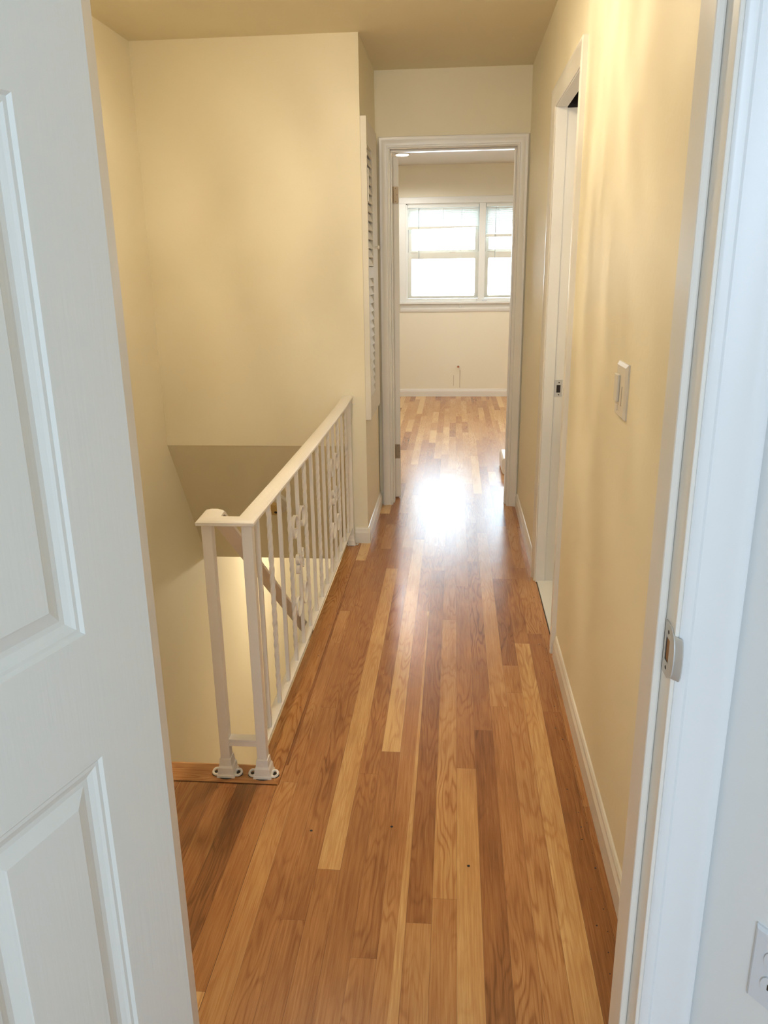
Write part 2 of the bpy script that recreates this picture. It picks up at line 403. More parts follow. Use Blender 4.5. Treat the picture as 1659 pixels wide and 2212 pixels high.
# camera room shell
JX0, JX1 = -.440, .280      # doorway opening
nw = MB()
nw.box(-1.75, JX0-.018, .94, 1.04, 0, CZ); nw.box(JX1+.018, .51, .94, 1.075, 0, CZ); nw.box(JX0-.018, JX1+.018, .94, 1.06, 2.06, CZ)
nw2 = MB(); nw2.box(JX0-.018-.0,JX0-.018,.94,1.04,0,CZ)
struct('wall_doorway', nw, WALL_NEAR, 'white wall around the near doorway')
struct('wall_doorway_hall_side', MB().box(XL-.12, JX0-.018, 1.041, 1.052, -2.8, CZ), WALL)
dwall = MB()
ux, uy = .588, -.809
def dw(s, d): return (.352 + ux*s + .809*d, .940 + uy*s + .588*d)
pts = [dw(0,0), dw(1.9,0), dw(1.9,.1), dw(0,.1)]
dwall.add([(x,y,0) for x,y in pts]+[(x,y,CZ) for x,y in pts], [(0,1,2,3),(4,7,6,5),(0,4,5,1),(1,5,6,2),(2,6,7,3),(3,7,4,0)])
struct('wall_near_right', dwall, WALL_NEAR, 'cool white bedroom wall at the right edge with the outlet')
cr = MB(); cr.box(-1.85,-1.75,-2.7,1.04,0,CZ); cr.box(1.46,1.56,-2.7,-.5,0,CZ)
cr.box(-1.85,-.60,-2.8,-2.7,0,CZ); cr.box(.60,1.56,-2.8,-2.7,0,CZ); cr.box(-.60,.60,-2.8,-2.7,0,.85); cr.box(-.60,.60,-2.8,-2.7,2.05,CZ)
struct('wall_near_room', cr, WALL_NEAR)
struct('ceiling_4', MB().box(-1.85,1.56,-2.8,1.09,CZ,CZ+.1), CEIL_W)
# bathroom behind right wall
ba = MB(); ba.box(.51, 1.9, 2.6, 2.7, 0, CZ); ba.box(.51,1.9,4.2,4.3,0,CZ); ba.box(1.9,2.0,2.6,4.3,0,CZ)
struct('wall_bathroom', ba, mat('bathroom_wall', (.8,.78,.72), .4))
struct('floor_bathroom', MB().box(.397,1.9,2.7,4.2,-.02,.006), TILE, 'white bathroom floor edge showing in the right doorway')
struct('ceiling_bathroom', MB().box(.51,2.0,2.6,4.3,CZ,CZ+.1), CEIL_W)

# ------------------------------------------------------------------ BASEBOARDS
BP = [(0,0),(.013,0),(.013,.058),(.010,.066),(.0085,.070),(.0075,.078),(.004,.084),(0,.086)]
bb = MB(); bb.prism(BP, lambda u,v,t:(XR-u, t, v), 1.075, 2.745)
struct('baseboard_right', bb, TRIM, 'white baseboard along the near right wall')
bb = MB(); bb.prism(BP, lambda u,v,t:(XR-u, t, v), 3.585, 4.722)
struct('baseboard_right_far', bb, TRIM, 'white baseboard between bathroom door and far door')
bb = MB(); bb.prism(BP, lambda u,v,t:(t, 4.01-u, v), -.518, -.437); bb.prism(BP, lambda u,v,t:(-.45+u, t, v), 3.9978, 4.722)
struct('baseboard_left', bb, TRIM, 'white baseboard wrapping the closet corner')
bb = MB(); bb.prism(BP, lambda u,v,t:(t, WY-u, v), -2.3, 2.3)
struct('baseboard_far', bb, TRIM, 'white baseboard under the bedroom window')

# ------------------------------------------------------------------ DOOR CASINGS
CP = [(0,0),(0,.010),(.004,.013),(.012,.014),(.016,.011),(.045,.015),(.055,.019),(.066,.019),(.070,.016),(.070,0)]  # u outwards, v thickness
def casing(mb, place, x0, x1, z1, w=1.0):
    """mitred U-shaped casing in a plane; place(across, up, out)"""
    def loop(u):
        return [(x0-u*w, 0), (x0-u*w, z1+u*w), (x1+u*w, z1+u*w), (x1+u*w, 0)]
    n = len(CP); rings = []
    for j in range(4):
        rings.append([place(loop(u)[j][0], loop(u)[j][1], v) for u, v in CP])
    mb.loops(rings)
    return mb
def frame_door(name, label, m, jamb, casings, extra=None):
    e = empty(name, (0,0,0), label, 'door frame', kind='structure')
    return e
# far doorway
d2 = empty('door_2', (0,4.74,0), 'white casing and jamb around the far doorway', 'door', kind='structure')
c = MB(); casing(c, lambda a,z,o:(a, 4.74-o, z), DX0-.004, DX1+.004, DZ+.004, .80); c.build('door_casing', TRIM, d2, smooth=True)
jb = MB(); jb.box(DX0-.018, DX0, 4.735, 4.865, 0, DZ+.018); jb.box(DX1, DX1+.018, 4.735, 4.865, 0, DZ+.018); jb.box(DX0, DX1, 4.735, 4.865, DZ, DZ+.018)
jb.build('jamb', TRIM, d2, bevel=.001)
st = MB(); st.box(DX0, DX0+.008, 4.775, 4.825, 0, DZ-.010); st.box(DX1-.010, DX1, 4.775, 4.825, 0, DZ-.010); st.box(DX0, DX1, 4.775, 4.825, DZ-.010, DZ)
st.build('door_stop', TRIM, d2, bevel=.002)
# bathroom doorway in right wall
BY0, BY1 = 2.845, 3.500
d3 = empty('door_3', (XR,3.17,0), 'white casing and jamb of the doorway in the right wall', 'door', kind='structure')
c = MB(); casing(c, lambda a,z,o:(XR-o, a, z), BY0-.006, BY1+.006, 2.014); c.build('door_casing', TRIM, d3, smooth=True)
jb = MB(); jb.box(.388,.432,BY1,BY1+.018,0,2.05); jb.box(.432,.515,BY1,BY1+.018,0,2.008); jb.box(.388,.515,BY0-.018,BY0,0,2.05); jb.box(.388,.432,BY0,BY1,2.010,2.056)
jb.box(.388,.432,BY1-.008,BY1,0,2.010); jb.box(.388,.432,BY0,BY0+.008,0,2.010)
jb.build('jamb', TRIM, d3, bevel=.0015)
hb = MB(); hb.box(.433,.509,BY0-.01,BY1+.012,2.19,2.215); hb.box(.433,.509,BY1+.0141,BY1+.0145,2.0,2.2); hb.box(.4325,.436,BY0-.01,BY1+.014,2.055,2.2); hb.box(.505,.509,BY0-.01,BY1+.014,2.02,2.2)
hb.build('header_gap_lining', DARK, d3, )  # black lining boards stand in for the shade inside the gap
tag(hb and bpy.data.objects['header_gap_lining'], 'open gap above the jamb, its shade painted as a black lining')
# near doorway
d1 = empty('door_1', (0,.94,0), 'white casing and jamb framing the near doorway', 'door', kind='structure')
c = MB(); casing(c, lambda a,z,o:(a, .94-o, z), JX0-.005, JX1+.005, 2.045); c.build('door_casing', TRIM_N, d1, smooth=True)
jb = MB(); jb.box(JX0-.018, JX0, .932, 1.054, 0, 2.06); jb.box(JX1, JX1+.018, .932, 1.082, 0, 2.06); jb.box(JX0, JX1, .932, 1.06, 2.04, 2.06)
jb.build('jamb', TRIM, d1, bevel=.002)
st = MB(); st.box(JX0, JX0+.011, .974, 1.010, 0, 2.03); st.box(JX1-.011, JX1, .974, 1.010, 0, 2.03); st.box(JX0, JX1, .974, 1.010, 2.028, 2.04)
st.build('door_stop', TRIM, d1, bevel=.003)
# strike plate on near jamb
sp = MB()
zc = .935
def plate_yz(mb, x, prof_out, hole, t=.0016):
    """flat plate in the Y-Z plane with a rectangular hole"""
    y0,y1,z0,z1 = hole
    n = len(prof_out)
    ins = []
    for (y,z) in prof_out:
        ins.append((min(max(y,y0),y1), min(max(z,z0),z1)))
    for xx, sgn in ((x,1),(x-t,-1)):
        vs = [(xx,y,z) for y,z in prof_out] + [(xx,y,z) for y,z in ins]
        mb.add(vs, [(i,(i+1)%n,n+(i+1)%n,n+i) for i in range(n)])
    mb.add([(x,y,z) for y,z in prof_out]+[(x-t,y,z) for y,z in prof_out], [(i,(i+1)%n,n+(i+1)%n,n+i) for i in range(n)])
out = []
for i in range(13):      # rounded rectangle-like outline with bulged lip side
    a = -PI/2 + PI*i/12
    out.append((.934 - .012*math.cos(a), zc + .030*math.sin(a)))
for (y, z) in ((.945, zc+.036), (.968, zc+.036)): out.append((y,z))
for (y, z) in ((.968, zc-.036), (.945, zc-.036)): out.append((y,z))
plate_yz(sp, JX1-.0003, out, (.944,.960,zc-.016,zc+.016))
o = sp.build('strike_plate', STEEL, None); o.parent = None
lip = MB(); ring = []
for i in range(9):
    a = -PI/2 + PI*i/8; w = math.cos(a)
    zz = zc + .029*math.sin(a)
    ring.append([(JX1-.002,.934-.004*w,zz),(JX1+.000,.928-.006*w,zz),(JX1+.006,.921-.009*w,zz),(JX1+.0075,.922-.009*w,zz),(JX1+.0015,.930-.006*w,zz),(JX1-.0005,.936-.004*w,zz)])
lip.loops(ring)
tag(o, 'painted metal strike plate with curved lip on near right door jamb', 'strike plate')
lip.build('lip', STEEL, o, smooth=True)
h = MB(); h.box(JX1+.0004-.0012, JX1-.0004, .944,.960,zc-.016,zc+.016); h.build('latch_hole', RAWWOOD, o)
h = MB(); h.lathe((JX1-.0022,.952,zc+.025),[(.0028,0),(.0028,.0006)],10,'x'); h.build('screw', GRIME_SHADE, o)
h = MB(); h.lathe((JX1-.0022,.952,zc-.025),[(.0028,0),(.0028,.0006)],10,'x'); h.build('screw', GRIME_SHADE, o)
# strike plate in bathroom jamb
sp = MB()
def plate_xz(mb, y, x0,x1,z0,z1, h, t=.0015):
    a0,a1,b0,b1 = h
    for (p,q,r,s_) in ((x0,x1,z0,b0),(x0,x1,b1,z1),(x0,a0,b0,b1),(a1,x1,b0,b1)): mb.box(p,q,y-t,y,r,s_)
plate_xz(sp, BY1-.0002, .435,.468,.868,.940,(.4435,.4605,.885,.918))
o = sp.build('strike_plate', STEEL); tag(o, 'small metal strike plate with black latch hole in right-wall door jamb', 'strike plate')
h = MB(); h.box(.4435,.4605,BY1-.0009,BY1-.0004,.885,.918); h.build('latch_hole', DARK, o)
for z in (.9285,.876):
    h = MB(); h.lathe((.4535,BY1-.0022,z),[(.003,0),(.003,.0006)],10,'y'); h.build('screw', GRIME_SHADE, o)

# ------------------------------------------------------------------ PANEL DOORS
def panel_door(mb, W, H, T, cols, rows, place):
    """place(s,z,d): s across, d depth from the front face (0) towards the back (T)"""
    xs = sorted({0, W, *[c for cc in cols for c in cc]}); zs = sorted({0, H, *[r for rr in rows for r in rr]})
    prof = [(0,0),(.004,.0035),(.009,.0035),(.013,.006),(.020,.009),(.027,.009),(.044,.003),(.046,.002)]
    for side in (0, 1):
        D = (lambda d: d) if side == 0 else (lambda d: T - d)
        for i in range(len(xs)-1):
            for j in range(len(zs)-1):
                a,b,c,d = xs[i],xs[i+1],zs[j],zs[j+1]
                if (a,b) in cols and (c,d) in rows:
                    rings = [[place(a+u,c+u,D(v)),place(b-u,c+u,D(v)),place(b-u,d-u,D(v)),place(a+u,d-u,D(v))] for u,v in prof]
                    n = 4; vs = [p for r in rings for p in r]; fs = []
                    for k in range(len(rings)-1):
                        for q in range(4): fs.append((k*4+q,k*4+(q+1)%4,(k+1)*4+(q+1)%4,(k+1)*4+q))
                    fs.append(tuple((len(rings)-1)*4+q for q in range(4)))
                    mb.add(vs, fs)
                else:
                    mb.add([place(a,c,D(0)),place(b,c,D(0)),place(b,d,D(0)),place(a,d,D(0))], [(0,1,2,3)])
    for (p,q) in (((0,0),(W,0)),((W,0),(W,H)),((W,H),(0,H)),((0,H),(0,0))):
        mb.add([place(p[0],p[1],0),place(q[0],q[1],0),place(q[0],q[1],T),place(p[0],p[1],T)], [(0,1,2,3)])
    return mb
th = math.radians(17.0)
hx, hy = -.3925, .915
dirv = (-math.sin(th), -math.cos(th)); nrm = (-math.cos(th), math.sin(th))     # nrm: towards the back of the leaf
def pl(s, z, d): return (hx + dirv[0]*s + nrm[0]*d, hy + dirv[1]*s + nrm[1]*d, z + .012)
lf = panel_door(MB(), .705, 2.02, .035, [(.112,.312),(.393,.593)], [(.19,.831),(.995,1.565),(1.676,1.89)], pl)
leaf = lf.build('panel_door', DOOR_P, None); leaf_e = leaf
tag(leaf, 'white six-panel door standing open at the left edge', 'door')
def knob(parent, s, z, side, m):
    k = MB(); sg = -1 if side == 0 else 1
    base = Vector(pl(s, z-.012, 0 if side == 0 else .035)); ax = Vector((nrm[0]*sg, nrm[1]*sg, 0))
    a1 = Vector((0,0,1)); a2 = ax.cross(a1)
    rings = []
    for r, h_ in ((.001,0),(.028,0),(.028,.004),(.012,.008),(.010,.03),(.022,.038),(.026,.05),(.020,.062),(.001,.065)):
        rings.append([tuple(base + ax*h_ + (a1*math.cos(2*PI*i/20)+a2*math.sin(2*PI*i/20))*r) for i in range(20)])
    k.loops(rings).build('door_knob', m, parent, smooth=True)
knob(leaf, .645, .93, 0, STEEL); knob(leaf, .645, .93, 1, STEEL)
for z in (.25, 1.02, 1.78):
    h = MB(); h.tube([(-.424,.912,z-.045),(-.424,.912,z+.045)], .005); h.build('hinge', STEEL, leaf)
# far bedroom door leaf, open into the room
fx = DX0 + .0265
fa = math.radians(13.0)
def pf(s, z, d): return (fx + .012 - d*math.cos(fa) - s*math.sin(fa), 4.880 + s*math.cos(fa) - d*math.sin(fa), z + .012)
lf2 = panel_door(MB(), .66, 2.005, .036, [(.105,.29),(.37,.555)], [(.19,.831),(.995,1.565),(1.676,1.89)], pf)
leaf2 = lf2.build('panel_door', TRIM, None); tag(leaf2, 'white bedroom door opened inward at left of far doorway, hinge edge showing', 'door')
for z in (.31, 1.815):
    h = MB(); x0 = fx - .0155
    pr = [(0,-.045),(.026,-.045),(.030,-.041),(.030,.041),(.026,.045),(0,.045)]
    h.prism(pr, lambda u,v,t:(x0+u-.004, t, z+v), 4.8695, 4.8715)
    h.tube([(x0-.006,4.866,z-.045),(x0-.006,4.866,z+.045)], .0045)
    hg = h.build('hinge', BRASSY, leaf2)
    s_ = MB()
    for (du,dz) in ((.010,.036),(.019,0),(.010,-.036)): s_.lathe((x0+du,4.8692,z+dz),[(.0024,-.0004),(.0024,.0002)],8,'y')
    s_.build('screws', GRIME_SHADE, hg)

# ------------------------------------------------------------------ LOUVERED CLOSET DOOR
lx0, lx1 = -.450, -.421; ly0, ly1, lz0, lz1 = 4.012, 4.545, .667, 2.09
lv = empty('louvered_door', (lx0, ly0, lz0), 'white louvered cupboard door high on the closet side wall', 'cupboard door')
LYE = 4.295
f = MB(); f.box(lx0,lx1,ly0,ly0+.022,lz0,lz1); f.box(lx0,lx1-.004,LYE,ly1,lz0,lz1)
f.box(lx0,lx1-.004,ly0+.022,LYE,lz1-.115,lz1); f.box(lx0,lx1-.004,ly0+.022,LYE,lz0,lz0+.11); f.box(lx0,lx1-.004,ly0+.022,LYE,1.365,1.42)
f.build('frame', LOUV, lv, bevel=.002)
def slats(z0, z1, n):
    p = (z1-z0)/n
    for i in range(n):
        z = z0 + p*(i+.5)
        m = MB(); m.add([(lx0+.006,ly0+.022,z+.014),(lx1-.009,ly0+.022,z-.019),(lx1-.004,ly0+.022,z-.017),(lx0+.011,ly0+.022,z+.021),
                         (lx0+.006,LYE,z+.014),(lx1-.009,LYE,z-.019),(lx1-.004,LYE,z-.017),(lx0+.011,LYE,z+.021)],
                        [(0,1,2,3),(7,6,5,4),(0,4,5,1),(1,5,6,2),(2,6,7,3),(3,7,4,0)])
        m.build('slat', LOUV, lv)
slats(1.42, 1.975, 13); slats(.777, 1.365, 14)
h = MB(); h.box(lx1-.004,lx1+.004,ly0+.030,ly0+.040,1.72,1.87); h.build('tilt_rod', LOUV, lv, bevel=.001)
h = MB(); h.box(lx1-.004,lx1+.004,ly0+.030,ly0+.040,.885,.975); h.build('tilt_rod', LOUV, lv, bevel=.001)
h = MB(); h.lathe((lx1-.004,4.30+.12,1.52),[(.006,0),(.006,.008),(.011,.014),(.009,.02),(.001,.022)],14,'x'); h.build('knob', LOUV, lv, smooth=True)
struct('trim_3', MB().box(-.4498,-.4492,4.700,4.7215,.09,.70), mat('shadow_gap', (.10,.075,.05), .9), 'dark narrow strip painted as the shadowed crack between closet wall and far door casing')  # thin dark box paints the shadow in the crack

# ------------------------------------------------------------------ RAILING
RX = -.540; RY = 1.952
TOP = .790
rail = empty('stair_railing', (RX, RY, 0), 'white wrought-iron stair railing with twisted balusters and scrolls along the stairwell', 'railing')
def post(x, y, z0, z1, w=.0285):
    m = MB(); m.box(x-w/2,x+w/2,y-w/2,y+w/2,z0,z1); m.build('post', IRON, rail, bevel=.002)
post(-.648, RY, .01, TOP-.014); post(RX, RY, .01, TOP-.014); post(RX+.005, 3.985, .01, TOP-.014, .024)
# cap rail: moulded section, near cross piece then long run to the wall
CS = [(-.026,-.014),(-.022,-.016),(.022,-.016),(.026,-.014),(.0265,-.006),(.022,-.002),(.014,-.0005),(.010,.001),(-.010,.001),(-.014,-.0005),(-.022,-.002),(-.0265,-.006)]
cap = MB()
def capring(x, y, z, nx, ny, k=1.0): return [(x+nx*u*k, y+ny*u*k, z+v) for u, v in CS]
r2 = math.sqrt(2)
rings = [capring(-.642,RY-.012,TOP, -r2/2,-r2/2, r2), capring(RX,RY-.012,TOP, -r2/2, r2/2, r2)]
# orientation: section normal points to the outside of the turn
rings = [[( -.642 + (u)*1.0, RY-.012 + (u)*1.0, TOP+v) for u,v in CS], [(RX - u*1.0, RY-.012 + u*1.0, TOP+v) for u,v in CS]]
for (y, z) in ((2.4,TOP-.004),(2.9,TOP-.006),(3.4,TOP-.006),(3.75,TOP-.002),(4.008,TOP+.008)):
    rings.append([(RX - u, y, z+v) for u,v in CS])
cap.loops(rings); cap.build('cap_rail', IRON, rail, smooth=True)
hr = MB(); rings = []
path = [(RY-.012,TOP,0),(1.985,TOP+.004,.05),(2.003,TOP+.005,-.2),(2.022,TOP-.004,-.6),(2.045,TOP-.024,-.66),(3.62,TOP-.024-1.575*.775,-.66)]
first = True
for (y, z, a) in path:
    if first: rings.append([(-.642+u, RY-.012+u, z+v) for u,v in CS]); first = False
    else: rings.append([(-.642+u, y - math.sin(a)*v*1.0, z + math.cos(a)*v) for u,v in CS])
hr.loops(rings); ho = hr.build('handrail', IRON, rail, smooth=True); ho['label'] = 'sloping handrail going down the stairs'
# bottom rail and short cross bar
BZ = .098
b_ = MB(); b_.prism([(-.016,0),(.016,0),(.016,-.008),(.013,-.008),(.013,-.003),(-.013,-.003),(-.013,-.008),(-.016,-.008)], lambda u,v,t:(RX-.004+u, t, BZ+v), RY+.014, 3.99)
b_.build('bottom_rail', IRON, rail)
b_ = MB(); b_.box(-.634,RX-.014,RY-.014,RY+.016,.112,.122); b_.box(-.634,RX-.014,RY-.014,RY-.010,.100,.112); b_.build('cross_bar', IRON, rail, bevel=.001)
NB = 14
bys = [2.050 + i*(3.885-2.050)/13 for i in range(NB)]
def bar(y, twisted):
    m = MB(); w = .0062; z0, z1 = BZ, TOP-.018
    if not twisted: m.box(RX-w,RX+w,y-w,y+w,z0,z1); m.build('baluster', IRON, rail, bevel=.0008); return
    rings = []; n = 110; ww = .0068
    for i in range(n+1):
        z = z0 + (z1-z0)*i/n; t = min(max((z-z0-.035)/(z1-z0-.07),0),1)
        a = PI/4 + t*2*PI*4.25
        rings.append([(RX+(.0082 if q % 2 == 0 else .0070)*math.cos(a+q*PI/4), y+(.0082 if q % 2 == 0 else .0070)*math.sin(a+q*PI/4), z) for q in range(8)])
    m.loops(rings); o = m.build('baluster', IRON, rail, smooth=True); o['label'] = 'twisted square baluster'
for i, y in enumerate(bys): bar(y, i % 2 == 1)
def ribbon(pts, w=.012, t=.0032):
    """flat band following pts (dy,z) in the railing plane"""
    P_ = [Vector((0, a, b)) for a, b in pts]; rings = []
    for i, p in enumerate(P_):
        d = (P_[min(i+1,len(P_)-1)] - P_[max(i-1,0)]).normalized(); nn = Vector((0,-d.z,d.y))*t/2
        rings.append([tuple(Vector((RX-w/2,0,0))+p-nn), tuple(Vector((RX+w/2,0,0))+p-nn), tuple(Vector((RX+w/2,0,0))+p+nn), tuple(Vector((RX-w/2,0,0))+p+nn)])
    return rings
def scroll(yc, s, flip):
    """S scroll beside the plain bar; s=+1/-1 side, flip mirrors top to bottom"""
    pts = []
    zt, zm, zb = .565, .50, .385        # big curl centre height, ...
    big, sml = .057, .025
    off = .008
    # big curl: spiral starting at its inner end
    cyb, czb = off+big, .556
    for i in range(30):
        q = i/29; a = -PI*.35 - 2*PI*1.0*(1-q) + PI*1.35   # ends pointing at the bar side
        r = big*(.30+.70*q)
        pts.append((cyb + r*math.cos(a), czb + r*math.sin(a)))
    # stem runs down beside the bar
    for q in (.2,.4,.6,.8,1.0): pts.append((off*.9, czb - q*.10))
    # small curl at the foot, turned outward
    cys, czs = off+sml, czb-.115
    for i in range(1, 20):
        q = i/19; a = PI + q*2*PI*.92
        r = sml*(1-.62*q)
        pts.append((cys + r*math.cos(a), czs + r*math.sin(a)))
    zz = .432
    res = []
    for (a, b) in pts:
        b2 = b if not flip else 2*.4185 - b + 0.0
        res.append((yc + s*a, b2))
    return res
for bi in (4, 10):
    for s in (-1, 1):
        for fl_ in (False, True):
            m = MB(); m.loops(ribbon(scroll(bys[bi], s, fl_))); m.build('scroll', IRON, rail, smooth=True)
# floor castings with scroll ears
def shoe(x, y, sc=1.0):
    m = MB(); rings = []
    for (w, z) in ((.0265,0),(.026,.007),(.0235,.010),(.0220,.030),(.0185,.036),(.0168,.056),(.0165,.058)):
        w *= sc; rings.append([(x-w,y-w,z),(x+w,y-w,z),(x+w,y+w,z),(x-w,y+w,z)])
    m.loops(rings)
    for s in (-1, 1):
        pts = [(x+s*.023*sc + s*.0095*sc*(1-math.cos(a)), y + .010*sc*math.sin(a)*1.1 -.004, .007+.003*math.sin(a)) for a in [PI*2*i/16 for i in range(15)]]
        m.tube(pts, .0036*sc, 6)
        m.tube([(x+s*.022*sc, y-.016*sc, .004),(x+s*.034*sc, y-.016*sc,.004),(x+s*.040*sc,y-.008,.004)], .0035*sc, 6)
    o = m.build('post_base', IRON, rail)
    g = MB(); g.lathe((x,y,.0006), [(.033*sc,0),(.031*sc,.0006)], 18)
    for s in (-1,1): g.lathe((x+s*.033*sc,y-.005,.0009), [(.0135*sc,0),(.012*sc,.0006)], 14)
    gg = g.build('grime_shadow_ring', GRIME_SHADE, o)  # dark discs: grime stains with the shoe's shadow painted in
shoe(-.648, RY); shoe(RX, RY); shoe(RX+.005, 3.972, .8)
br = MB(); br.box(RX-.012, RX+.014, 3.995, 4.009, TOP-.075, TOP-.01); br.build('wall_bracket', IRON, rail, bevel=.001)
hk = MB(); hk.tube([(RX+.020,4.004,TOP-.036),(RX+.026,4.0,TOP-.040),(RX+.034,4.0,TOP-.039),(RX+.038,4.002,TOP-.035)], .0016, 6); o = hk.build('wire_hook', IRON)
tag(o, 'tiny bent wire on the wall just under the end of the cap rail', 'hook')

# ------------------------------------------------------------------ STAIRS (going down away from the landing)
sts = empty('staircase', (-1.04, 2.0, -2.75), 'oak stairs descending from the landing, hidden below the nosing', 'stairs')
tr = MB(); ri = MB(); n = 13
for i in range(n):
    z = -.19*(i+1) - .0; y = 1.99 + .245*i
    if y > 5.2: break
    tr.box(XL+.012, -.565, y-.0, y+.275, z-.025, z); ri.box(XL+.012, -.565, y+.245, y+.262, z-.19, z-.025)
tr.build('treads', TREADW, sts); ri.build('risers', TRIM, sts)

# ------------------------------------------------------------------ SMOKE DETECTOR on the soffit
nv = Vector((0, -.81, -.49)).normalized()
base = Vector((-1.012, 4.241, .151))
sdet = MB(); a1 = Vector((1,0,0)); a2 = nv.cross(a1)
def disc(mb, c, prof, n=28):
    rings = []
    for r, h_ in prof: rings.append([tuple(c + nv*h_ + (a1*math.cos(2*PI*i/n)+a2*math.sin(2*PI*i/n))*r) for i in range(n)])
    mb.loops(rings)
disc(sdet, base, [(.085,0),(.085,.010),(.078,.016),(.001,.016)])
o = sdet.build('smoke_detector', PLATE, None, smooth=True); tag(o, 'round yellowed smoke detector on the soffit behind the railing', 'smoke detector')
m = MB(); disc(m, base + a2*(-.026) + nv*.014, [(.048,0),(.045,.020),(.036,.026),(.001,.026)]); dome = m.build('dome', AMBER, o, smooth=True); dome['label'] = 'amber dome'
m = MB(); disc(m, base + a1*.012 + a2*(-.040) + nv*.039, [(.011,0),(.009,.002),(.001,.002)], 12); disc(m, base + a1*(-.016) + a2*(-.044) + nv*.038, [(.005,0),(.004,.003),(.001,.003)], 10); m.build('vents', GRIME_SHADE, o)

# ------------------------------------------------------------------ LIGHT SWITCH on right wall
sx = XR
sw = MB(); y0, y1, z0, z1 = 1.838, 1.945, 1.068, 1.195
sw.loops([[(sx,y0,z0),(sx,y1,z0),(sx,y1,z1),(sx,y0,z1)], [(sx-.004,y0,z0),(sx-.004,y1,z0),(sx-.004,y1,z1),(sx-.004,y0,z1)], [(sx-.009,y0+.006,z0+.005),(sx-.009,y1-.006,z0+.005),(sx-.009,y1-.006,z1-.008),(sx-.009,y0+.006,z1-.008)]])
o = sw.build('light_switch', PLATE); tag(o, 'white light switch plate with slide dimmer on the right hall wall', 'light switch')
m = MB(); m.box(sx-.015, sx-.009, y1-.048, y1-.010, z0+.035, z1-.028); m.build('paddle', PLATE, o, bevel=.002)
m = MB(); m.box(sx-.011, sx-.009, y1-.040, y1-.018, z0+.014, z0+.028); m.build('slider', PLATE, o, bevel=.001)
m = MB(); m.box(sx-.0102, sx-.009, y0+.030, y0+.0315, z0+.03, z0+.075); m.build('slot', mat('switch_slot',(.5,.44,.34),.5), o)

# ------------------------------------------------------------------ OUTLET on near right wall
def ow(s, d, z): x, y = dw(s, -d); return (x, y, z)
s0 = .089; zc0 = .531
ol = MB(); hw, hh = .036, .0585
ol.loops([[ow(s0,0,zc0-hh),ow(s0+2*hw,0,zc0-hh),ow(s0+2*hw,0,zc0+hh),ow(s0,0,zc0+hh)],
          [ow(s0,.003,zc0-hh),ow(s0+2*hw,.003,zc0-hh),ow(s0+2*hw,.003,zc0+hh),ow(s0,.003,zc0+hh)],
          [ow(s0+.004,.0065,zc0-hh+.004),ow(s0+2*hw-.004,.0065,zc0-hh+.004),ow(s0+2*hw-.004,.0065,zc0+hh-.004),ow(s0+.004,.0065,zc0+hh-.004)]])
o = ol.build('electrical_outlet', PLATE_W); tag(o, 'white duplex outlet plate cut off by the right edge, low on the near wall', 'outlet')
for dz in (.0195, -.0195):
    m = MB(); rings = []
    for r, h_ in ((.0172,.0066),(.0172,.0086),(.001,.0086)):
        rings.append([ow(s0+hw + r*math.cos(2*PI*i/20), h_, zc0+dz + min(max(r*math.sin(2*PI*i/20),-.0135),.0135)) for i in range(20)])
    m.loops(rings); rc = m.build('receptacle', PLATE_W, o)
    for dx in (-.0065, .0065):
        m = MB(); a = ow(s0+hw+dx-.001, .0087, zc0+dz-.003); pts = [ow(s0+hw+dx+e, .0088, zc0+dz+f_) for e, f_ in ((-.0012,-.004),(.0012,-.004),(.0012,.005),(-.0012,.005))]
        m.add(pts, [(0,1,2,3)]); m.build('slot', GRIME_SHADE, rc)

# ------------------------------------------------------------------ WINDOW (two double-hung units)
w1 = empty('window_1', (.28, WY, wz0), 'white double-hung twin window at the end of the bedroom', 'window', kind='structure')
# casing, stool, apron, mullion
c = MB()
c.box(wx0-.075,wx0,WY-.018,WY,wz0-.04,wz1+.06); c.box(wx1,wx1+.075,WY-.018,WY,wz0-.04,wz1+.06); c.box(wx0-.075,wx1+.075,WY-.020,WY,wz1,wz1+.065)
c.build('casing', WTRIM, w1, bevel=.003)
c = MB(); c.box(wx0-.075,wx1+.075,WY-.045,WY+.05,wz0-.055,wz0-.030); c.build('stool', WTRIM, w1, bevel=.004)
c = MB(); c.box(wx0,wx1,WY-.018,WY+.05,wz0-.031,wz0); c.build('sill', WTRIM, w1, bevel=.002)
c = MB(); c.prism([(0,0),(-.010,0),(-.012,-.02),(-.016,-.055),(-.012,-.075),(-.006,-.088),(0,-.09)], lambda u,v,t:(t,WY+u,wz0-.055+v), wx0-.07, wx1+.07); c.build('apron', WTRIM, w1)
c = MB(); c.box(.250,.318,WY-.006,WY+.10,wz0,wz1); c.build('mullion', WTRIM, w1, bevel=.002)
c = MB(); c.box(wx0,wx0+.016,WY+.0,WY+.125,wz0,wz1); c.box(wx1-.016,wx1,WY,WY+.125,wz0,wz1); c.box(wx0,wx1,WY,WY+.125,wz1-.010,wz1); c.build('frame', WTRIM, w1)
